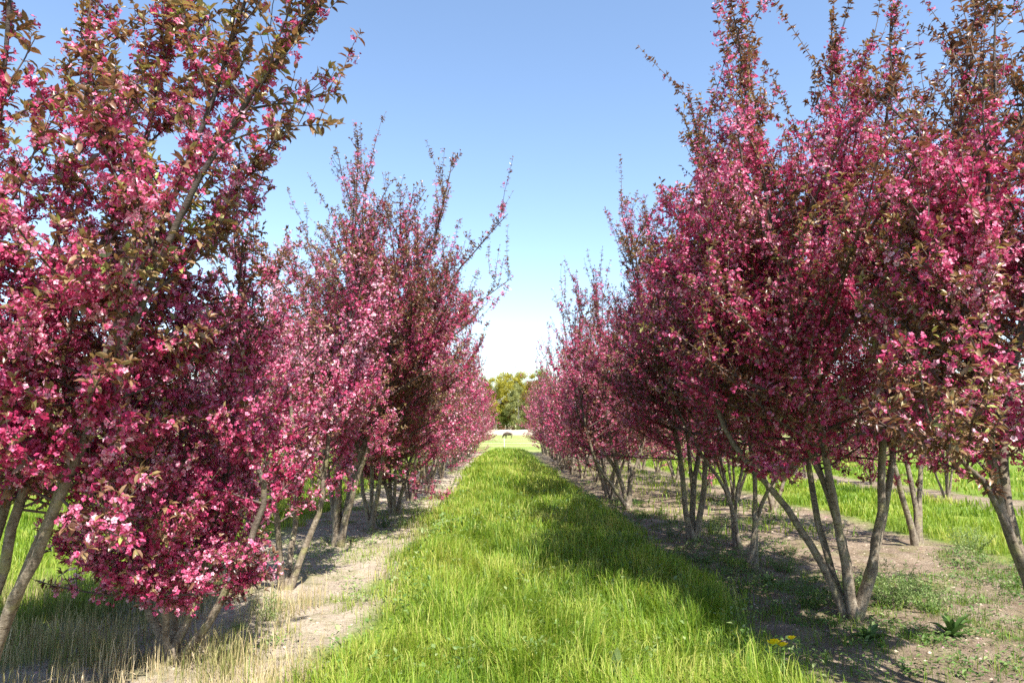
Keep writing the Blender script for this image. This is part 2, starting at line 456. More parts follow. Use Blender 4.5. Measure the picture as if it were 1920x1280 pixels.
    wp = pos + base
    nf = .5 * vnoise(wp, .55, seed + 3) + .28 * vnoise(wp, .22, seed + 4) + .22 * vnoise(wp, .085, seed + 5)
    pb = np.clip(bloom - .05 + (nf - .5) * 2.3 - .30 * np.clip(rel - .65, 0, 1) * 2 - .25 * (tt > .8), .03, .97)
    isb = r_.random(len(pos)) < pb
    keep = r_.random(len(pos)) > thin(pos, rel)
    pos, tan, tt, rel, isb = pos[keep], tan[keep], tt[keep], rel[keep], isb[keep]
    radial = nrm(nrm(np.cross(tan, r_.normal(size=tan.shape))) + UP * .12 + tan * .15)
    # ---- blossoms
    fb = Geo()
    kfl = (6, 5, 3)[lod]
    ids = np.repeat(np.nonzero(isb)[0], kfl)
    c_ = pos[ids] + radial[ids] * r_.uniform(.015, .055, (len(ids), 1)) + r_.normal(0, .016, (len(ids), 3))
    Z = nrm(radial[ids] * .75 + r_.normal(0, .6, (len(ids), 3)) + UP * .1)
    bud = r_.random(len(ids)) < (.20 + .35 * (rel[ids] > .75))
    tin = .60 + ftint + r_.normal(0, .15, len(ids)) + (vnoise(c_ + base, .3, seed + 7) - .5) * .5
    fs = (.0168 * leafsz ** .5, .0200, .027)[lod]
    T = (FLOWER0, FLOWER1, FLOWER2)[lod]
    op = np.nonzero(~bud)[0]; sel = r_.integers(0, len(T), len(op))
    for q in range(len(T)):
        o = op[sel == q]; X, Y, ZZ = frame(Z[o], r_); nfc = len(T[q][1])
        ti = np.clip(tin[o][:, None] + r_.normal(0, .10, (len(o), nfc)), 0, 1)
        fb.inst(T[q][0], T[q][1], c_[o], X, Y, ZZ, fs * r_.uniform(.72, 1.15, len(o)), ti)
    o = np.nonzero(bud)[0]
    if lod < 2:
        X, Y, ZZ = frame(nrm(Z[o] - UP * .3), r_)
        fb.inst(BUD[0], BUD[1], c_[o], X, Y, ZZ, r_.uniform(.010, .016, len(o)), np.clip(tin[o] - .32, 0, 1))
    else:
        X, Y, ZZ = frame(Z[o], r_)
        fb.inst(FLOWER2[0][0], FLOWER2[0][1], c_[o], X, Y, ZZ, .018, np.clip(tin[o] - .3, 0, 1))
    fb.build('blossoms', M['blossom'], crown)
    # ---- leaves
    lf = Geo()
    kl = np.where(isb, r_.integers(0, 3, len(pos)), r_.integers(2, 5, len(pos)))
    if lod == 2: kl = np.maximum(kl - 1, (~isb).astype(int) * 2)
    ids = np.repeat(np.arange(len(pos)), kl)
    p = pos[ids]; tn = tan[ids]
    # tufts at the tips of all shoots
    tp = np.concatenate([B1[:, -1], B2[:, -1], BW[:, -1]]); td = np.concatenate([nrm(q[:, -1] - q[:, -2]) for q in (B1, B2, BW)])
    kt = 4 if lod < 2 else 2
    p = np.concatenate([p, np.repeat(tp, kt, 0)]); tn = np.concatenate([tn, np.repeat(td, kt, 0)])
    istip = np.r_[np.zeros(len(ids)), np.ones(len(tp) * kt)]
    rd = nrm(np.cross(tn, r_.normal(size=tn.shape)))
    Xd = nrm(rd * (1 - .55 * istip[:, None]) + tn * (.45 + .55 * istip[:, None]) + r_.normal(0, .2, tn.shape) - UP * .05)
    Yd = nrm(np.cross(UP + r_.normal(0, .45, tn.shape), Xd)); Zd = np.cross(Xd, Yd)
    sz = (.053, .055, .064)[lod] * leafsz * r_.uniform(.45, 1.15, len(p)) * (1 - .2 * istip)
    ti = .42 + ltint + r_.normal(0, .17, len(p)) + (vnoise(p + base, .6, seed + 8) - .5) * .5 + .12 * istip
    T = (LEAF0, LEAF1, LEAF2)[lod]
    lf.inst(T[0], T[1], p, Xd, Yd, Zd, sz, np.clip(ti, 0, 1))
    lf.build('leaves', M['leaf'], crown, smooth=(lod == 0))
    return root

def px_stems(base_px, lists, dy=None):
    b = on_ground(*base_px)
    out = []
    for k, l in enumerate(lists):
        e = (dy[k] if dy else 0.0)
        n = len(l)
        out.append([b + np.array([rng.normal(0, .03), rng.normal(0, .03), 0])] + [at_depth(x, y, b[1] + e * (i + 1) / n) for i, (x, y) in enumerate(l)])
    return b, out

def random_stems(base, n, r_, lean=.30, h=1.5):
    out = []; a0 = r_.uniform(0, 6.28)
    for k in range(n):
        a = a0 + k * 2 * math.pi / n + r_.normal(0, .3); le = lean * r_.uniform(.5, 1.3)
        d = np.array([math.cos(a), math.sin(a), 0])
        b = np.array(base, float)
        out.append([b + d * .04, b + d * (.10 + le * .25) + UP * h * .33, b + d * (.12 + le * .6) + UP * h * .66, b + d * (.12 + le) + UP * h])
    return out

TREES_L, TREES_R = 'crabapple trees in the left row', 'crabapple trees in the right row'
def label(o, text, group): return tag(o, text, 'tree', group)

# ---- left row, nearest first
b, s = px_stems((-62, 1330), [
    [(0, 1186), (30, 1122), (66, 1034), (98, 952), (131, 893), (185, 700), (250, 520), (322, 383), (383, 230), (440, 68), (462, -40)],
    [(-2, 1190), (33, 1120), (70, 1034), (102, 952), (135, 880), (215, 690), (290, 520), (350, 370), (407, 271), (505, 130), (603, 7), (640, -40)],
    [(0, 1083), (13, 1017), (30, 968), (46, 916), (100, 700), (180, 480), (271, 281), (305, 140), (339, 0), (350, -60)],
    [(-40, 1060), (0, 985), (25, 940), (60, 700), (110, 430), (139, 322), (183, 17), (190, -60)],
    [(-60, 1100), (-50, 900), (-40, 600), (-10, 300), (20, 0)],
    [(0, 1186), (66, 1034), (131, 893), (225, 680), (330, 500), (430, 370), (500, 290), (548, 218)]], dy=[-.5, -.9, -.3, .2, -.9, .3])
LT = []
o = crabapple(b, s, H=4.9, cb=1.2, lmax=.9, bloom=.72, lod=0, seed=1, dens=.9, r0=.033, ltint=.08, leafsz=1.3, noext=(5,), topthin=.66, thinx=1.35, whips=.3)
LT.append(label(o, 'nearest left tree, cut by the left edge, bronze leaves above pink blossom, stems leaning right', TREES_L))
b, s = px_stems((322, 1240), [
    [(302, 1197), (277, 1147), (255, 1050), (205, 960)],
    [(310, 1160), (299, 1090), (293, 1000), (270, 900)],
    [(327, 1177), (320, 1093), (328, 937), (340, 800)],
    [(373, 1187), (417, 1127), (470, 1020), (510, 900)],
    [(352, 1160), (383, 1060), (400, 970), (423, 897)]], dy=[.2, -.35, .3, -.3, .1])
o = crabapple(b, s, wall=(-1, -1.6), H=2.75, cb=.42, lmax=.82, latd=1.5, bloom=.90, lod=0, seed=2, dens=.9, r0=.028, ftint=.05, spread=.3)
LT.append(label(o, 'low bushy left tree whose deep pink blossom hangs almost down to its forked base', TREES_L))
b, s = px_stems((538, 1108), [
    [(560, 1047), (580, 1007), (607, 943), (609, 873)],
    [(530, 1040), (515, 950), (490, 800)],
    [(545, 1040), (560, 930), (545, 760)]], dy=[.1, -.4, .4])
o = crabapple(b, s, wall=(-1, -1.05), H=4.0, cb=.7, lmax=1.25, bloom=.80, lod=0, seed=3, dens=.95, r0=.03, ftint=.14)
LT.append(label(o, 'pale pink left tree with a stem leaning right, third from the camera', TREES_L))
b, s = px_stems((634, 1020), [
    [(630, 982), (634, 915), (635, 864)],
    [(641, 1002), (651, 949), (658, 907), (663, 876)],
    [(630, 990), (622, 930), (610, 860)],
    [(645, 985), (668, 900), (700, 820)],
    [(641, 1002), (651, 949), (663, 876), (740, 700), (800, 500), (830, 390), (852, 285)],
    [(641, 1002), (653, 945), (668, 870), (760, 660), (855, 508), (952, 402)],
    [(634, 950), (640, 860), (655, 600), (668, 400), (670, 245)]], dy=[-.2, .2, .6, -.3, .1, -.2, .2])
o = crabapple(b, s, noext=(4, 5, 6), wall=(-1, -.05), H=4.85, cb=1.25, lmax=1.8, bloom=.52, lod=1, seed=4, spread=.9, r0=.04)
LT.append(label(o, 'tall left tree with the highest upright shoots against the sky, fourth from the camera', TREES_L))
b, s = px_stems((696, 992), [
    [(689, 963), (682, 937), (677, 901), (674, 860)],
    [(700, 971), (707, 932), (714, 898), (717, 864)],
    [(699, 960), (697, 937), (698, 892)],
    [(702, 960), (717, 864), (790, 700), (880, 580), (962, 518)]], dy=[.2, -.2, .5, 0])
o = crabapple(b, s, noext=(3,), wall=(-1, 0), H=4.5, cb=1.2, lmax=1.8, bloom=.27, lod=1, seed=5, ltint=.22, spread=1.05, r0=.036)
LT.append(label(o, 'brownest left tree, olive bronze leaves outnumbering its blossom, over a short forked trunk', TREES_L))
b = on_ground(738, 966)
o = crabapple(b, random_stems(b, 4, np.random.default_rng(6), .35), wall=(-1, -.8), H=4.5, cb=.45, lmax=1.6, bloom=.62, lod=1, seed=6, spread=.9)
LT.append(label(o, 'left tree with dark pink low branches, just beyond the brownest left tree', TREES_L))

# ---- right row, nearest first
RT = []
b, s = px_stems((2024, 1375), [
    [(1940, 1110), (1908, 1042), (1884, 983), (1865, 936), (1857, 897), (1853, 839), (1852, 600), (1856, 300), (1872, 0)],
    [(1944, 1110), (1910, 1040), (1884, 975), (1849, 905), (1822, 881), (1791, 854), (1752, 819), (1735, 760), (1722, 690)],
    [(1942, 1112), (1910, 1035), (1886, 970), (1869, 917), (1876, 870), (1880, 831), (1930, 500), (1940, 200)],
    [(2000, 1150), (1975, 900), (1975, 700), (1990, 300)],
    [(1942, 1112), (1905, 1035), (1882, 970), (1850, 800), (1800, 560), (1770, 300)]], dy=[.1, -.2, .3, .2, .5])
o = crabapple(b, s, noext=(1,), H=4.2, cb=1.3, lmax=.9, bloom=.46, lod=0, seed=21, dens=.95, latd=1.2, r0=.03, ltint=.05, leafsz=1.1, topthin=.45, whips=.35)
RT.append(label(o, 'right tree whose leaning grey trunk is cut by the right edge, branching at knee height', TREES_R))
b, s = px_stems((1597, 1163), [
    [(1576, 1124), (1552, 1069), (1517, 1022), (1486, 964), (1447, 913), (1385, 850), (1345, 796), (1318, 640), (1300, 450)],
    [(1574, 1122), (1550, 1050), (1537, 1014), (1525, 944), (1517, 878), (1505, 800)],
    [(1595, 1104), (1578, 1022), (1566, 948), (1552, 878), (1541, 819)],
    [(1596, 1100), (1580, 1015), (1568, 945), (1548, 905), (1521, 862), (1501, 815)],
    [(1619, 1131), (1638, 1069), (1652, 999), (1654, 936), (1654, 858), (1657, 790)],
    [(1617, 1135), (1642, 1030), (1666, 936), (1670, 878), (1675, 827)],
    [(1595, 1104), (1566, 948), (1541, 819), (1530, 600), (1556, 300), (1560, 28)],
    [(1596, 1100), (1568, 945), (1521, 862), (1490, 650), (1450, 350), (1392, 85)],
    [(1619, 1131), (1652, 999), (1654, 858), (1660, 600), (1664, 300), (1672, 15)]], dy=[.2, .3, -.2, .1, -.2, .3, 0, .2, -.1])
o = crabapple(b, s, noext=(0, 6, 7, 8), wall=(1, 1.3), H=4.95, cb=1.4, lmax=1.9, bloom=.55, lod=0, seed=22, dens=.9, r0=.034, ftint=-.05, spread=.85)
RT.append(label(o, 'right tree fanning six bare grey stems from one base beside a feathery weed', TREES_R))
b, s = px_stems((1412, 1062), [
    [(1414, 1014), (1418, 966), (1420, 939), (1412, 900), (1409, 846)],
    [(1415, 1014), (1419, 966), (1422, 937), (1452, 902), (1478, 868), (1491, 846)],
    [(1414, 1014), (1420, 939), (1409, 846), (1370, 640), (1325, 360), (1292, 175)]], dy=[.1, -.1, -.2])
o = crabapple(b, s, noext=(2,), wall=(1, 1.5), H=4.6, cb=1.25, lmax=1.95, latd=1.5, bloom=.5, lod=0, seed=23, dens=.85, r0=.026, spread=.7, ftint=-.05)
RT.append(label(o, 'slender dark right tree forking once, left of the tree with six fanned stems', TREES_R))
b, s = px_stems((1381, 1025), [
    [(1375, 966), (1372, 939), (1359, 902), (1345, 891), (1319, 857), (1308, 844)],
    [(1376, 966), (1373, 937), (1383, 920), (1391, 894), (1398, 840)],
    [(1375, 964), (1371, 930), (1351, 881), (1348, 854)]], dy=[-.2, .2, .3])
o = crabapple(b, s, wall=(1, 1.45), H=4.7, cb=1.3, lmax=1.9, latd=1.4, bloom=.52, lod=1, seed=24, dens=.95, r0=.028, spread=.8, ftint=-.03)
RT.append(label(o, 'slim right tree on one dark trunk splitting three ways at knee height', TREES_R))
b, s = px_stems((1295, 1011), [
    [(1287, 979), (1284, 939), (1279, 873), (1271, 833)],
    [(1299, 987), (1299, 913), (1295, 881), (1290, 840)],
    [(1308, 1000), (1316, 953), (1321, 894), (1325, 820)],
    [(1300, 980), (1300, 891), (1311, 846), (1318, 810)],
    [(1287, 979), (1282, 900), (1268, 820), (1225, 650), (1190, 510), (1165, 395)]], dy=[-.1, .2, -.1, .2, 0])
o = crabapple(b, s, noext=(4,), wall=(1, 1.15), H=4.8, cb=1.35, lmax=1.95, bloom=.58, lod=1, seed=25, r0=.042, spread=.8)
RT.append(label(o, 'right tree on a bundle of nearly upright pale stems with small weeds at its foot', TREES_R))
b, s = px_stems((1181, 954), [
    [(1181, 918), (1183, 897), (1194, 870), (1206, 830)],
    [(1173, 931), (1165, 899), (1149, 868), (1133, 844), (1117, 833)],
    [(1173, 945), (1151, 913), (1128, 884), (1108, 845)],
    [(1181, 920), (1181, 892), (1179, 860)],
    [(1173, 931), (1160, 890), (1140, 800), (1125, 630), (1112, 505)]], dy=[0, .2, -.2, .4, .1])
o = crabapple(b, s, noext=(4,), wall=(1, 1.2), H=4.8, cb=1.2, lmax=1.95, bloom=.5, lod=1, seed=26, r0=.045, spread=.8)
RT.append(label(o, 'right tree with a wide sunlit V of pale stems leaning over the grass edge', TREES_R))

# ---- far trees: three prototypes, copied down the rows
ORD = ['first', 'second', 'third', 'fourth', 'fifth', 'sixth', 'seventh', 'eighth', 'ninth', 'tenth', 'eleventh', 'twelfth', 'thirteenth', 'fourteenth', 'fifteenth',
       'sixteenth', 'seventeenth', 'eighteenth', 'nineteenth', 'twentieth', 'twenty-first', 'twenty-second', 'twenty-third', 'twenty-fourth', 'twenty-fifth']
protos = []
for k, (bl, cbv, lt, ft) in enumerate([(.66, .38, 0, .05), (.42, .8, .1, 0), (.54, .65, .03, -.02), (.62, 1.15, 0, -.03)]):
    st = random_stems((0, 0, 0), 4, np.random.default_rng(40 + k), .4)
    protos.append([crabapple((0, 0, 0), st, H=4.5, cb=cbv, lmax=1.5, bloom=bl, lod=2, seed=50 + k, spread=.5, ltint=lt, ftint=ft), False])
prng = random.Random(5)
def place(k, x, y, text, group, sc=1.0):
    pr = protos[k]
    if pr[1]: r = copy_tree(pr[0])
    else: r = pr[0]; pr[1] = True
    r.location = (x, y, float(gh(x, y))); r.rotation_euler = (0, 0, prng.uniform(0, 6.28)); r.scale = (sc, sc, sc * prng.uniform(.93, 1.07))
    return label(r, text, group)
y = 16.2; i = 6
while y < 50:
    place((0, 1, 2)[prng.randrange(3)] if i > 7 else i - 6, -2.22 + prng.uniform(-.2, .2), y, 'distant flowering crabapple, %s from the camera in the left row' % ORD[i], TREES_L, prng.uniform(.9, 1.06))
    y += 2.25 + prng.uniform(-.25, .25); i += 1
y = 16.6; i = 6
while y < 50:
    place((0, 1, 2)[prng.randrange(3)], 2.68 + prng.uniform(-.2, .2), y, 'distant flowering crabapple, %s from the camera in the right row' % ORD[i], TREES_R, prng.uniform(.9, 1.06))
    y += 2.25 + prng.uniform(-.25, .25); i += 1
for yy, xx in ((1.3, 3.1), (-.9, 2.9)):
    place(3, xx, yy, 'crabapple of the right row standing beside or behind the camera, outside the photo', TREES_R, .8)
# second row on the right
G2 = 'crabapple trees in the second row on the right'
b, s = px_stems((1716, 1023), [
    [(1720, 956), (1716, 928), (1701, 878), (1691, 827)],
    [(1721, 950), (1720, 928), (1728, 889), (1734, 819)],
    [(1709, 991), (1697, 936), (1677, 885), (1670, 840)]], dy=[.1, .2, -.2])
o = crabapple(b, s, H=5.3, cb=1.35, lmax=1.3, bloom=.5, lod=1, seed=31, dens=.8, r0=.038)
label(o, 'dark trunked tree forking low before bright grass, nearest in the second row on the right', G2)
b, s = px_stems((1449, 963), [
    [(1442, 929), (1436, 900), (1425, 852)], [(1457, 945), (1468, 913), (1478, 870)], [(1449, 930), (1450, 860)]], dy=[0, .1, .3])
o = crabapple(b, s, H=5.4, cb=1.3, lmax=1.3, bloom=.62, lod=1, seed=32, dens=.75, r0=.034)
label(o, 'pale two stemmed tree on sunny grass, second in the second row on the right', G2)
y = 16.0; i = 2
while y < 40:
    place((3, 0, 2)[prng.randrange(3)], 5.5 + prng.uniform(-.3, .3), y, 'flowering crabapple seen between trunks, %s in the second row on the right' % ORD[i], G2, prng.uniform(.85, 1))
    y += 2.9 + prng.uniform(-.4, .4); i += 1
G3 = 'crabapple trees in the third row on the right'
for i, (x, y) in enumerate([(10.6, 16.6), (10.9, 20.5), (10.5, 24.0), (10.8, 28.5), (10.4, 33)]):
    place((3, 0, 1)[i % 3], x, y, 'small low flowering crabapple beyond the right grass strip, %s in its row' % ORD[i], G3, .72)
G4 = 'crabapple trees in the second row on the left'
for i, (x, y) in enumerate([(-5.2, 11.2), (-5.3, 13.8), (-5.1, 16.6), (-5.3, 19.5), (-5.2, 22.6), (-5.2, 26), (-5.2, 30), (-5.2, 34.5)]):
    place((3, 0, 3, 2)[i % 4], x, y, 'flowering crabapple behind the left row, %s from the camera in that second row' % ORD[i], G4, prng.uniform(.85, 1))
for pr in protos:
    assert pr[1]

# ------------------------------------------------------------------ grass
def blades(gm, x, y, hgt, wid, r_, tint, bend=.5, dirn=None, z0=None):
    n = len(x)
    if n == 0: return
    a = r_.uniform(0, 2 * math.pi, n)
    D = np.c_[np.cos(a), np.sin(a)]
    if dirn is not None: D = nrm(D * .9 + dirn)
    S = np.c_[-D[:, 1], D[:, 0], np.zeros(n)]
    # a blade's flat side is turned at random about its own axis
    S = nrm(S + np.c_[D, np.zeros(n)] * r_.normal(0, .5, (n, 1)))
    D3 = np.c_[D, np.zeros(n)]
    b = np.abs(bend * r_.normal(.6, .45, n))[:, None]
    z = gh(x, y) if z0 is None else z0
    p0 = np.c_[x, y, z - .01]
    h = hgt[:, None]; w = wid[:, None]
    p1 = p0 + UP * h * .45 + D3 * h * b * .16
    p2 = p0 + UP * h * (.82 - .12 * b) + D3 * h * b * .48
    p3 = p0 + UP * h * (1.02 - .42 * np.minimum(b, 1.5)) + D3 * h * b * .95
    V = np.stack([p0 - S * w, p0 + S * w, p1 - S * w * .9, p1 + S * w * .9, p2 - S * w * .6, p2 + S * w * .6, p3], 1)
    fl = np.array([0, 1, 3, 2, 2, 3, 5, 4, 4, 5, 6]); ft = np.array([4, 4, 3])
    gm.add(V, (np.arange(n)[:, None] * 7 + fl[None]), np.tile(ft, n), np.repeat(np.clip(tint, 0, 1), 3))

def scatter(x0, x1, y0, y1, dens, r_):
    n = int((x1 - x0) * (y1 - y0) * dens)
    return r_.uniform(x0, x1, n), r_.uniform(y0, y1, n)

gr = np.random.default_rng(77)
gm = Geo()
for (y0, y1, dn, wd, hs) in [(3.6, 6.5, 3600, .0028, 1), (6.5, 10, 2200, .0038, 1), (10, 17, 1000, .006, 1), (17, 30, 420, .011, 1.0), (30, 52, 170, .02, 1.0)]:
    x, y = scatter(-1.9, 2.5, y0, y1, dn, gr)
    el = edge_l(y) + gr.normal(-.02, .17, len(y)); er = edge_r(y) + gr.normal(0, .12, len(y))
    k = (x > el) & (x < er)
    x, y = x[k], y[k]
    edge = np.minimum(x - edge_l(y), edge_r(y) - x)
    hn = noise2(x, y, .5, 21) * .6 + noise2(x, y, .17, 22) * .4
    k = gr.random(len(x)) < np.clip(.22 + 1.5 * hn, 0, 1); x, y, hn, edge = x[k], y[k], hn[k], edge[k]
    h = (.13 + .30 * hn) * gr.uniform(.5, 1.3, len(x)) * np.clip(.55 + edge * 1.1, .5, 1.05) * hs
    an = noise2(x, y, .45, 25) * 12.0
    dirn = np.c_[np.cos(an), np.sin(an)] * .9
    ti = .63 + (noise2(x, y, .8, 23) - .5) * .4 + (noise2(x, y, .2, 26) - .5) * .4 + gr.normal(0, .19, len(x))
    ti = np.where(gr.random(len(x)) < .06, 1.0, ti)                     # a few dead straw coloured blades
    blades(gm, x, y, h, wd * gr.uniform(.7, 1.3, len(x)), gr, ti, .75, dirn)
tag(gm.build('grass', M['grass']), 'lush green grass path running between the two tree rows', 'grass', None, 'stuff')

# meadow grass beyond the rows, left and right
gm = Geo()
for (x0, x1, y0, y1, dn, wd) in [(-7, -3.2, 4.0, 9, 1100, .0035), (-10, -3.3, 9, 16, 420, .007), (-16, -3.3, 16, 32, 110, .014),
                                 (6.3, 9.8, 6, 12, 900, .004), (6.3, 10, 12, 20, 380, .008), (6.3, 10, 20, 45, 110, .016), (11.5, 20, 12, 36, 80, .016), (2.9, 5.4, 10.5, 30, 60, .008)]:
    x, y = scatter(x0, x1, y0, y1, dn, gr)
    hn = noise2(x, y, .6, 31) * .6 + noise2(x, y, .2, 32) * .4
    lim = -3.45 + (noise2(x, y, .7, 33) - .5) * .6
    k = (gr.random(len(x)) < np.clip(hn * 2.0 - .4, 0, 1)) & ((x < lim) | (x > 2.9)); x, y, hn = x[k], y[k], hn[k]
    h = (.08 + .18 * hn) * gr.uniform(.5, 1.25, len(x))
    ti = .66 + (noise2(x, y, 1.1, 34) - .5) * .6 + gr.normal(0, .15, len(x))
    blades(gm, x, y, h, wd * gr.uniform(.7, 1.3, len(x)), gr, ti, .7)
tag(gm.build('meadow_grass', M['grass']), 'bright green meadow grass seen between the trunks on both sides', 'grass', None, 'stuff')

# dry and yellowing grass on the bare strips
gm = Geo()
x, y = scatter(-4.6, -1.0, 3.7, 7.4, 2000, gr)
cl = noise2(x, y, .38, 41) * .6 + noise2(x, y, .13, 42) * .4
fore = np.clip((5.25 - y) / .5, 0, 1) * np.clip((x + 4.6) / .4, 0, 1) * np.clip((-1.15 - x) / .25, 0, 1)
mid = np.clip((y - 4.7) / .3, 0, 1) * np.clip((-2.4 - x) / .5, 0, 1)
yel = np.exp(-((x + 1.95) / .22) ** 2 - ((y - 6.35) / .5) ** 2) * 1.2 + np.exp(-((x + 2.0) / .3) ** 2 - ((y - 5.2) / .5) ** 2)
pr_ = np.clip(fore * (cl * 1.9 - .38) + mid * (cl * 1.4 - .1) + yel * (cl + .1), 0, 1)
k = gr.random(len(x)) < pr_; x, y, cl, mid, yel = x[k], y[k], cl[k], mid[k], yel[k]
h = (.09 + .22 * cl) * gr.uniform(.4, 1.3, len(x))
ti = .62 + gr.normal(0, .24, len(x)) + (noise2(x, y, .5, 43) - .5) * .8 - .42 * np.clip(mid, 0, 1) - .25 * np.clip(yel, 0, 1)
blades(gm, x, y, h, .0022 * gr.uniform(.7, 1.3, len(x)), gr, ti, .45)
x, y = scatter(-2.3, -.95, 4.8, 17, 420, gr)
d_ = np.abs(x - edge_l(y) + .12); k = (gr.random(len(x)) < np.clip(.75 - d_ / .5, 0, 1) * np.clip(noise2(x, y, .45, 44) * 2.2 - .6, 0, 1)); x, y = x[k], y[k]
blades(gm, x, y, gr.uniform(.06, .24, len(x)), .0024 * np.maximum(1, y / 7) * gr.uniform(.7, 1.3, len(x)), gr, .38 + gr.normal(0, .2, len(x)), .6)
tag(gm.build('dry_grass', M['dry']), 'straw coloured dry grass in the left foreground under the nearest trees', 'grass', None, 'stuff')

# sparse tufts and low creeping plants on the soil strips
gm = Geo(); lg = Geo()
for (x0, x1, y0, y1, n) in [(-3.2, -1.2, 5.3, 16, 260), (1.9, 6.2, 4.6, 9, 620), (1.9, 6.2, 9, 18, 420), (-3.2, -1.3, 16, 40, 60), (1.9, 6.2, 18, 40, 80)]:
    cx = gr.uniform(x0, x1, n); cy = gr.uniform(y0, y1, n)
    kk = noise2(cx, cy, 1.2, 51) > .42; cx, cy = cx[kk], cy[kk]
    for a_, b_ in zip(cx, cy):
        far = max(1.0, b_ / 8)
        rr = gr.uniform(.04, .17) * far ** .3; m_ = int(gr.uniform(15, 60) / far ** .5)
        x = a_ + gr.normal(0, rr, m_); y = b_ + gr.normal(0, rr, m_)
        base_t = gr.uniform(.1, .7) if a_ > 0 else gr.uniform(.55, .95)
        if gr.random() < .5:
            blades(gm, x, y, gr.uniform(.03, .13, m_), .002 * far * gr.uniform(.7, 1.3, m_), gr, base_t + gr.normal(0, .15, m_), .8)
        else:
            a = gr.uniform(0, 6.28, m_); el = gr.uniform(-.1, .9, m_)
            X = np.c_[np.cos(a) * np.cos(el), np.sin(a) * np.cos(el), np.sin(el)]
            Y = nrm(np.cross(np.tile(UP, (m_, 1)) + gr.normal(0, .3, (m_, 3)), X)); Z = np.cross(X, Y)
            lg.inst(LEAF1[0], LEAF1[1], np.c_[x, y, gh(x, y) + gr.uniform(0, .06, m_)], X, Y, Z, gr.uniform(.02, .06, m_) * far ** .5, np.clip(base_t + gr.normal(0, .15, m_), 0, 1))
n = 420                                                  # clover and small broad leaves among the grass
cx, cy = gr.uniform(-1.2, 1.9, n), 4.4 + 12 * gr.random(n) ** 1.3
for a_, b_ in zip(cx, cy):
    m_ = int(gr.uniform(6, 22)); rr = gr.uniform(.03, .12)
    x = a_ + gr.normal(0, rr, m_); y = b_ + gr.normal(0, rr, m_); a = gr.uniform(0, 6.28, m_); el = gr.uniform(.0, 1.0, m_)
    X = np.c_[np.cos(a) * np.cos(el), np.sin(a) * np.cos(el), np.sin(el)]
    Y = nrm(np.cross(np.tile(UP, (m_, 1)) + gr.normal(0, .3, (m_, 3)), X)); Z = np.cross(X, Y)
    lg.inst(LEAF1[0] * (1, 1.5, 1), LEAF1[1], np.c_[x, y, gh(x, y) + gr.uniform(.05, .22, m_)], X, Y, Z, gr.uniform(.025, .06, m_) * max(1, b_ / 8), np.clip(gr.uniform(.3, .9) + gr.normal(0, .12, m_), 0, 1))
tag(gm.build('grass_tufts', M['grass']), 'thin grass tufts scattered over the bare soil below the trees', 'grass', None, 'stuff')
tag(lg.build('ground_cover', M['weed']), 'low leafy ground cover scattered over the bare soil', 'ground cover', None, 'stuff')

# clods and straw litter on the soil
gm = Geo()
ico = np.array([(0, 0, 1), (.9, 0, .2), (.2, .85, .25), (-.8, .5, .1), (-.7, -.6, .2), (.3, -.9, .1)])
icf = [(0, 1, 2), (0, 2, 3), (0, 3, 4), (0, 4, 5), (0, 5, 1)]
for (x0, x1, y0, y1, dn, sc) in [(-3.3, -1.2, 4, 10, 90, .022), (1.9, 6.3, 4, 10, 90, .022), (1.9, 6.3, 10, 20, 25, .035), (-3.3, -1.2, 10, 24, 25, .035)]:
    x, y = scatter(x0, x1, y0, y1, dn, gr); n = len(x)
    a = gr.uniform(0, 6.28, n); X = np.c_[np.cos(a), np.sin(a), np.zeros(n)]; Y = np.c_[-np.sin(a), np.cos(a), np.zeros(n)]
    gm.inst(ico * (1, 1, .55), icf, np.c_[x, y, gh(x, y) - .006], X, Y, np.tile(UP, (n, 1)), sc * gr.uniform(.25, 1, n) ** 1.5, np.full(n, .5))
M['clod'] = plain('clod', (.40, .32, .24), .95, .3, 20)
tag(gm.build('soil_clods', M['clod']), 'small pale soil clods lying on the bare strips', 'soil', None, 'stuff')

M['litter'] = foliage_mat('litter', [(0, (.07, .045, .03)), (.5, (.22, .15, .09)), (.8, (.42, .32, .21)), (.9, (.55, .40, .30)), (1, (.70, .30, .42))], .15, .8, .1)
gm = Geo()
for (x0, x1, y0, y1, dn, sc) in [(-3.3, -1.1, 4, 9, 260, .02), (1.8, 6.3, 4, 9, 330, .02), (1.8, 6.3, 9, 18, 90, .035), (-3.3, -1.2, 9, 20, 80, .035)]:
    x, y = scatter(x0, x1, y0, y1, dn, gr); n = len(x)
    kk = gr.random(n) < noise2(x, y, .5, 71) * 1.3; x, y = x[kk], y[kk]; n = len(x)
    a = gr.uniform(0, 6.28, n); X = nrm(np.c_[np.cos(a), np.sin(a), gr.normal(0, .25, n)]); Y = nrm(np.cross(np.tile(UP, (n, 1)) + gr.normal(0, .3, (n, 3)), X)); Z = np.cross(X, Y)
    tv = LEAF2[0][None] * np.stack([gr.uniform(.7, 3.0, n), gr.uniform(.25, 1, n), np.ones(n)], -1)[:, None]
    gm.inst(tv, LEAF2[1], np.c_[x, y, gh(x, y) + .006], X, Y, Z, sc * gr.uniform(.5, 1.2, n), np.clip(gr.random(n), 0, 1))
tag(gm.build('leaf_litter', M['litter']), 'dead leaves, straw bits and fallen petals lying on the bare soil', 'litter', None, 'stuff')

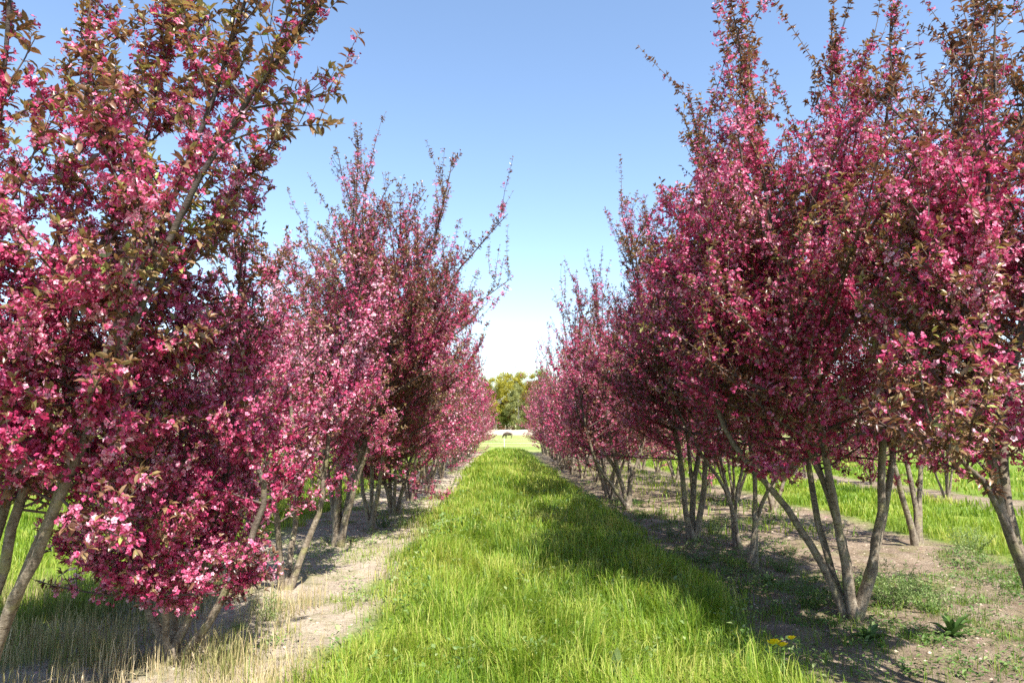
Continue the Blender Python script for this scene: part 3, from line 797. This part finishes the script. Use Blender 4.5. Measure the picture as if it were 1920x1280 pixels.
# ------------------------------------------------------------------ weeds and flowers that stand out
def weed(px, py, h, w, style, text, tint=.5, n=40, seed=0):
    r_ = np.random.default_rng(900 + seed)
    b = on_ground(px, py); b[2] = float(gh(b[0], b[1]))
    root = empty('weed', b); tag(root, text, 'weed', None)
    g = Geo(); sg = Geo()
    if style == 'feathery':
        a = r_.uniform(0, 6.28, n); rr = w * np.sqrt(r_.random(n))
        p0 = np.c_[np.cos(a) * rr * .3, np.sin(a) * rr * .3, np.full(n, -.01)]
        d = np.c_[np.cos(a) * rr / w * .9, np.sin(a) * rr / w * .9, np.ones(n)]
        L = h * r_.uniform(.55, 1.1, n)
        P = grow(p0, d, L, 5, r_, .1, .13); tubes(sg, P, np.tile(np.linspace(.003, .0012, 5), (n, 1)), 3)
        p, t, tt, _ = along(P, L, .011, .12, 1, r_); m = len(p)
        X = nrm(nrm(np.cross(t, r_.normal(size=t.shape))) + t * .5 + UP * .1); Y = nrm(np.cross(UP + r_.normal(0, .4, t.shape), X)); Z = np.cross(X, Y)
        g.inst(LEAF1[0] * (1, .7, 1), LEAF1[1], p, X, Y, Z, r_.uniform(.018, .045, m), np.clip(tint + r_.normal(0, .17, m) + .2 * (tt - .5), 0, 1))
    else:                                               # rosette of broad leaves
        a = np.arange(n) * 2.399 + r_.normal(0, .2, n); el = np.linspace(.15, 1.25, n)
        X = np.c_[np.cos(a) * np.cos(el), np.sin(a) * np.cos(el), np.sin(el)]
        Y = nrm(np.cross(np.tile(UP, (n, 1)) * 1.0 + r_.normal(0, .15, (n, 3)), X)); Z = np.cross(X, Y)
        t8 = LEAF0[0] * (1, .8 if style == 'dock' else .55, 1.2)
        sz = np.where(el < .7, w, h) * r_.uniform(.75, 1.1, n)
        g.inst(t8, LEAF0[1], np.zeros((n, 3)) - UP * .005, X, Y, Z, sz, np.clip(tint + r_.normal(0, .13, n), 0, 1))
        tubes(sg, np.array([[[0, 0, -.02], [0, 0, .02], [.005, 0, h * .35]]]), np.array([[.008, .007, .003]]), 6)
    sg.build('stem', M['weed'], root); g.build('leaves', M['weed'], root)
    return root
weed(1675, 1140, .42, .34, 'feathery', 'big feathery grey green weed beside the six stemmed right tree', .75, 46, 1)
weed(1745, 1150, .30, .22, 'feathery', 'smaller feathery weed sprawling right of the big feathery one', .65, 24, 2)
weed(1520, 1150, .26, .20, 'feathery', 'dark leafy weed on the soil left of the six stemmed tree base', .3, 30, 3)
weed(1470, 1070, .30, .20, 'feathery', 'brownish green weed growing behind the slender dark right tree', .55, 24, 4)
weed(1340, 1000, .26, .26, 'feathery', 'light green weed clump right of the bundle of upright pale stems', .7, 26, 5)
weed(1262, 1005, .20, .18, 'feathery', 'small weed clump at the foot of the upright pale stems', .6, 20, 6)
weed(1820, 1030, .34, .40, 'feathery', 'wide pale tipped weed patch between second row tree and right edge', .85, 46, 7)
weed(1440, 1090, .16, .15, 'broad', 'bright broad leaved weed on soil below the slender dark right tree', .7, 14, 8)
weed(1785, 1195, .22, .12, 'broad', 'upright dark weed with stiff leaves alone on soil at lower right', .2, 16, 9)
weed(1630, 1205, .12, .20, 'broad', 'flat dark leaf rosette on soil in front of the six stemmed tree', .25, 18, 10)
weed(1160, 945, .22, .28, 'feathery', 'yellowish green weed at the foot of the V shaped right tree', .85, 26, 11)
weed(718, 985, .34, .22, 'feathery', 'green weed tuft beside the forked trunk of the brownest left tree', .5, 28, 12)
weed(758, 990, .16, .18, 'feathery', 'low weed tuft on the left soil strip near the grass edge', .6, 18, 13)
weed(500, 1165, .30, .10, 'feathery', 'thin dry looking weed on soil behind the low bushy left tree', .95, 12, 14)
weed(448, 1185, .06, .10, 'feathery', 'small bright green cushion weed right of the low bushy tree base', .7, 18, 15)
weed(940, 965, .26, .20, 'dock', 'pale broad leaved dock standing in the middle of the grass path', .85, 12, 16)
weed(1036, 1020, .22, .20, 'dock', 'dock plant in the shaded right half of the grass path', .6, 12, 17)
weed(895, 955, .20, .20, 'dock', 'dark dock plant in the far middle of the grass path', .15, 12, 18)

# one large pale dock leaf and three yellow flowers in the near grass
b = on_ground(1155, 1305); root = empty('dock_leaf', (b[0], b[1], float(gh(b[0], b[1]))))
tag(root, 'single large pale dock leaf standing upright in the near grass', 'leaf')
g = Geo(); n = 7
rows = [(0, .004, 0), (.10, .005, .0), (.16, .035, .0), (.22, .047, -.006), (.28, .043, -.014), (.33, .026, -.026), (.37, .002, -.036)]
V = []; F = []
for z, w, yb in rows: V += [(-w, yb + w * .35, z), (0, yb, z), (w, yb + w * .35, z)]
for i in range(len(rows) - 1):
    for j in range(2): F.append((i * 3 + j, i * 3 + j + 1, i * 3 + j + 4, i * 3 + j + 3))
g.inst(np.array(V), F, np.zeros((1, 3)), np.array([[1., 0, 0]]), np.array([[0, 1., 0]]), np.array([[.05, .05, 1.]]), .68, np.array([.78]))
g.build('leaf', M['weed'], root, smooth=True)

M['petal'] = plain('yellow_petal', (.93, .72, .012), .5, .08, 30)
for i, (px, py, h, s, t) in enumerate([(1450, 1293, .245, .062, 'largest of three yellow flowers at the right grass edge'),
                                       (1466, 1293, .235, .048, 'middle yellow flower, partly behind the largest one'),
                                       (1484, 1292, .275, .040, 'small yellow flower standing highest, right of the other two')]):
    r_ = np.random.default_rng(300 + i)
    b = on_ground(px, py); root = empty('yellow_flower', (b[0], b[1], float(gh(b[0], b[1]))))
    tag(root, t, 'flower', 'yellow flowers at the grass edge')
    g = Geo(); P = np.array([[[0, 0, -.02], [.004, .002, h * .5], [.012, -.004, h]]]); tubes(g, P, np.array([[.0035, .003, .0028]]), 6)
    g.build('stem', M['weed'], root)
    V, F = [], []
    for ring, (np_, el, rad) in enumerate([(9, .35, 1.0), (8, .75, .85), (6, 1.15, .65)]):
        for k in range(np_):
            a = 2 * math.pi * (k + ring * .5) / np_ + r_.normal(0, .08); c, sn = math.cos(a), math.sin(a)
            bb = len(V)
            for u, w in ((.0, .05), (.55, .20), (.95, .16), (1.0, 0)):
                e = el + u * .35
                x, z = rad * u * math.cos(e), rad * u * math.sin(e) * .9
                for sgn in ((-1, 1) if w else (1,)): V.append((x * c - sgn * w * sn, x * sn + sgn * w * c, z))
            F += [(bb, bb + 1, bb + 3, bb + 2), (bb + 2, bb + 3, bb + 5, bb + 4), (bb + 4, bb + 5, bb + 6)]
    g = Geo(); g.inst(np.array(V), F, np.array([[.012, -.004, h - .004]]), np.array([[1., 0, 0]]), np.array([[0, .9, -.35]]), np.array([[0, -.35, .93]]), s, np.array([.5]))
    g.build('petals', M['petal'], root)

# ------------------------------------------------------------------ far field: bank, horse, fence, wood
M['sand'] = plain('sand', (.44, .37, .27), .95, .3, .6)
xs = np.linspace(-26, 30, 57); ys = np.linspace(228, 246, 17)
A, B = np.meshgrid(xs, ys, indexing='ij')
z = 2.1 * np.exp(-((B - 237) / 4.4) ** 2) * np.clip(np.minimum((A + 26), (30 - A)) / 8, 0, 1) * (.8 + .3 * noise2(A, B, 3.0, 61)) - .25
g = Geo(); ii = (np.arange(56)[:, None] * 17 + np.arange(16)[None]).ravel()
g.add(np.stack([A, B, z], -1).reshape(-1, 3), np.stack([ii, ii + 17, ii + 18, ii + 1], -1), np.full(len(ii), 4))
tag(g.build('sand_bank', M['sand'], smooth=True), kind='structure')

# grazing horse: one skinned body
def horse(loc):
    root = empty('horse', loc, R(90)); tag(root, 'dark brown horse grazing side on before the pale sand bank', 'horse')
    J = {}; E = []; RAD = []
    def v(n, x, y, z, r): J[n] = len(RAD); RAD.append((x, y, z, r))
    v('pelvis', 0, -.45, .98, .30); v('belly', 0, 0, .92, .35); v('chest', 0, .42, .95, .32); v('neck0', 0, .68, .9, .22); v('neck1', 0, .92, .62, .17)
    v('poll', 0, 1.04, .42, .11); v('face', 0, 1.12, .22, .075); v('muzzle', 0, 1.15, .08, .06)
    E = [('pelvis', 'belly'), ('belly', 'chest'), ('chest', 'neck0'), ('neck0', 'neck1'), ('neck1', 'poll'), ('poll', 'face'), ('face', 'muzzle')]
    for s in (-1, 1):
        k = 'l' if s < 0 else 'r'
        v('hip' + k, s * .15, -.55, .88, .15); v('stifle' + k, s * .16, -.45, .72, .12); v('hock' + k, s * .16, -.66, .45, .055); v('hf' + k, s * .16, -.60, .10, .04); v('hh' + k, s * .16, -.56, .02, .055)
        E += [('pelvis', 'hip' + k), ('hip' + k, 'stifle' + k), ('stifle' + k, 'hock' + k), ('hock' + k, 'hf' + k), ('hf' + k, 'hh' + k)]
        v('sh' + k, s * .13, .42, .78, .12); v('knee' + k, s * .14, .44 + s * .08, .42, .055); v('ff' + k, s * .14, .44 + s * .12, .10, .04); v('fh' + k, s * .14, .47 + s * .12, .02, .055)
        E += [('chest', 'sh' + k), ('sh' + k, 'knee' + k), ('knee' + k, 'ff' + k), ('ff' + k, 'fh' + k)]
        v('ear' + k, s * .07, 1.0, .56, .025); E.append(('poll', 'ear' + k))
    me = bpy.data.meshes.new('body'); me.from_pydata([q[:3] for q in RAD], [(J[a], J[b]) for a, b in E], [])
    me.materials.append(plain('horse_coat', (.055, .035, .022), .6, .3, 3))
    o = bpy.data.objects.new('body', me); COL.objects.link(o); o.parent = root
    md = o.modifiers.new('skin', 'SKIN'); md.use_smooth_shade = True
    bm = bmesh.new(); bm.from_mesh(me); ly = bm.verts.layers.skin.verify(); bm.verts.ensure_lookup_table()
    for i, q in enumerate(RAD): bm.verts[i][ly].radius = (q[3] * 1.35, q[3] * 1.35)
    bm.verts[0][ly].use_root = True
    bm.to_mesh(me); bm.free()
    o.modifiers.new('sub', 'SUBSURF').levels = 1
    t = Geo(); tubes(t, np.array([[[0, -.66, 1.12], [0, -.76, 1.0], [0, -.78, .7], [0, -.74, .45]]]), np.array([[.04, .06, .06, .01]]), 7)
    t.build('tail', me.materials[0], root)

hp = on_ground(953, 821.5); hp[2] = float(gh(hp[0], hp[1])); horse(tuple(hp))

# white electric fence between the orchard field and the pasture
M['white'] = plain('white_plastic', (.78, .78, .75), .5, .05, 3)
fr = empty('pasture_fence', (0, 61, 0)); tag(fr, 'thin white electric fence posts and tape crossing the far field', 'fence')
for x in np.arange(-27, 29, 4.0):
    g = Geo(); tubes(g, np.array([[[x - 1.05, 0, -.05], [x - 1.05, 0, .45], [x - 1.05, 0, .9]]]), np.full((1, 3), .022), 6, cap=True); g.build('post', M['white'], fr)
for z in (.5, .82):
    g = Geo(); tubes(g, np.array([[[-28, -.04, z], [0, -.04, z - .03], [28, -.04, z]]]), np.full((1, 3), .004), 4); g.build('tape', M['white'], fr)

# pale post far left
p = on_ground(28, 928); o = Geo(); tubes(o, np.array([[[0, 0, -.1], [0, 0, .8], [0, 0, 1.5]]]), np.full((1, 3), .06), 8, cap=True)
tag(o.build('field_post', M['white'], loc=(p[0], p[1], 0)), 'pale round post standing alone in the left meadow', 'post')

# low reddish hedge at the foot of the wood, behind the bank
def leafball(gm, centres, radii, n, sz, r_, tint, flat=.8):
    idx = r_.integers(0, len(centres), n)
    d = nrm(r_.normal(size=(n, 3))) * (r_.random(n) ** .45)[:, None] * radii[idx][:, None]; d[:, 2] *= flat
    p = centres[idx] + d
    X, Y, Z = frame(nrm(r_.normal(size=(n, 3)) + UP * .3), r_)
    gm.inst(LEAF2[0], LEAF2[1], p, X, Y, Z, sz * r_.uniform(.5, 1.2, n), np.clip(tint[idx] + r_.normal(0, .14, n), 0, 1))

def wood_mat(name, lo, mid, hi): return foliage_mat(name, [(0, lo), (.5, mid), (1, hi)], .35, .6, .2)
W = {'yellow': wood_mat('spring_leaf_yellow', (.17, .16, .02), (.38, .34, .04), (.52, .46, .08)),
     'green': wood_mat('spring_leaf_green', (.10, .13, .02), (.24, .28, .04), (.36, .38, .08)),
     'orange': wood_mat('spring_leaf_orange', (.11, .06, .02), (.22, .13, .035), (.30, .20, .06)),
     'grey': wood_mat('bare_twig_haze', (.15, .16, .06), (.28, .29, .10), (.40, .40, .16)),
     'dark': wood_mat('dark_leaf', (.10, .13, .025), (.22, .26, .05), (.33, .36, .08)),
     'red': wood_mat('red_twig', (.14, .05, .03), (.26, .11, .07), (.34, .18, .12))}
M['wood_trunk'] = plain('wood_trunk', (.16, .14, .11), .9, .3, .8)
def field_tree(x, y, h, w, kind, text, seed, cbase=.3, group='trees of the far wood'):
    r_ = np.random.default_rng(seed)
    root = empty('broadleaf_tree', (x, y, -.05)); tag(root, text, 'tree', group)
    sg = Geo(); tubes(sg, np.array([[[0, 0, 0], [.1, 0, h * .3], [-.1, .1, h * .6], [0, 0, h * .92]]]), np.array([[.26, .2, .13, .03]]) * h / 16, 7)
    n = 16; t = r_.uniform(cbase, .8, n); p0 = np.c_[np.zeros((n, 2)), t * h]; a = r_.uniform(0, 6.28, n)
    B = grow(p0, np.c_[np.cos(a), np.sin(a), r_.uniform(.5, 1.3, n)], w * r_.uniform(.5, 1., n), 5, r_, .4, .12)
    tubes(sg, B, np.tile(np.linspace(.07, .015, 5), (n, 1)) * h / 16, 4)
    sg.build('trunk', M['wood_trunk'], root)
    nc = 46; a = r_.uniform(0, 6.28, nc); zz = r_.uniform(cbase, .96, nc)
    prof = np.sin(np.clip((zz - cbase) / (1.0 - cbase), 0.04, 1) ** .7 * math.pi * .92) * .9 + .1
    rr = w * prof * np.sqrt(r_.random(nc))
    C = np.c_[np.cos(a) * rr, np.sin(a) * rr, zz * h]
    g = Geo(); leafball(g, C, w * r_.uniform(.16, .36, nc), 9000, .46 * (h / 16) ** .5, r_, .5 + r_.normal(0, .13, nc))
    g.build('crown', W[kind], root)
for i, (px, top, Y, w, kind, text, cbv) in enumerate([
    (930, 700, 185, 4.2, 'yellow', 'yellow green tree at the left end of the gap between the rows', .42),
    (950, 697, 190, 4.6, 'yellow', 'tall yellow green tree straight above the grazing horse', .40),
    (972, 718, 182, 3.4, 'grey', 'grey green tree with thin foliage right of the grazing horse', .12),
    (990, 695, 192, 5.2, 'yellow', 'broad rounded yellow tree right of the grey green one', .45),
    (1000, 712, 184, 3.2, 'orange', 'orange tinted tree at the right side of the gap', .3),
    (1022, 692, 190, 5.0, 'green', 'green tree half hidden behind the right row', .35),
    (905, 705, 188, 4.6, 'green', 'green tree half hidden behind the left row', .35)]):
    Y *= 1.4; q = at_depth(px, top, Y); field_tree(q[0], Y, q[2], w * 1.45, kind, text, 400 + i, cbv * .85)
for i, (px, top, Y, w, kind, text, cbv) in enumerate([
    (938, 762, 176, 2.3, 'dark', 'small dark tree under the yellow crowns, left of the grey one', .25),
    (946, 748, 178, 2.0, 'orange', 'slim amber tree under the tall yellow green tree', .35),
    (983, 752, 176, 2.2, 'grey', 'small bare looking tree at the right of the sand bank', .1)]):
    Y *= 1.48; q = at_depth(px, top, Y); field_tree(q[0], Y, q[2], w * 1.6, kind, text, 430 + i, cbv)
for i, (px, top, kind, text) in enumerate([
    (924, 722, 'green', 'green tree low behind the left end of the gap, leafy to the ground'),
    (943, 716, 'yellow', 'pale tree far back between the two tallest yellow trees'),
    (963, 712, 'green', 'green tree far back behind the grey green one, leafy to the ground'),
    (981, 715, 'yellow', 'pale yellow tree far back left of the broad rounded one'),
    (1008, 706, 'green', 'green tree far back behind the orange tinted one')]):
    q = at_depth(px, top, 292); field_tree(q[0], 292, q[2], 7.5, kind, text, 450 + i, .04)
wr = np.random.default_rng(9)
for i in range(36):
    x = -222 + i * 12.6 + wr.uniform(-5, 5)
    if -20 < x < 25: continue
    side = 'left' if x < 0 else 'right'
    k = ('green', 'yellow', 'grey', 'green', 'orange')[wr.integers(0, 5)]
    field_tree(x, 268 + wr.uniform(-8, 10), wr.uniform(17, 24), wr.uniform(7, 10), k,
               'far wood tree glimpsed through the %s row of crabapples, %s from the %s end' % (side, ORD[i if side == 'left' else 35 - i], side), 460 + i, .25)
hr = np.random.default_rng(8); n = 60
C = np.c_[hr.uniform(-30, 34, n), hr.uniform(252, 256, n), hr.uniform(.3, 2.4, n)]
rt = empty('hedge', (0, 254, 0)); tag(rt, 'low reddish bare hedge along the foot of the far wood', 'hedge')
g = Geo(); leafball(g, C - np.array([0, 254, 0]), hr.uniform(1, 2.2, n), 6000, .3, hr, np.full(n, .5)); g.build('foliage', W['red'], rt)
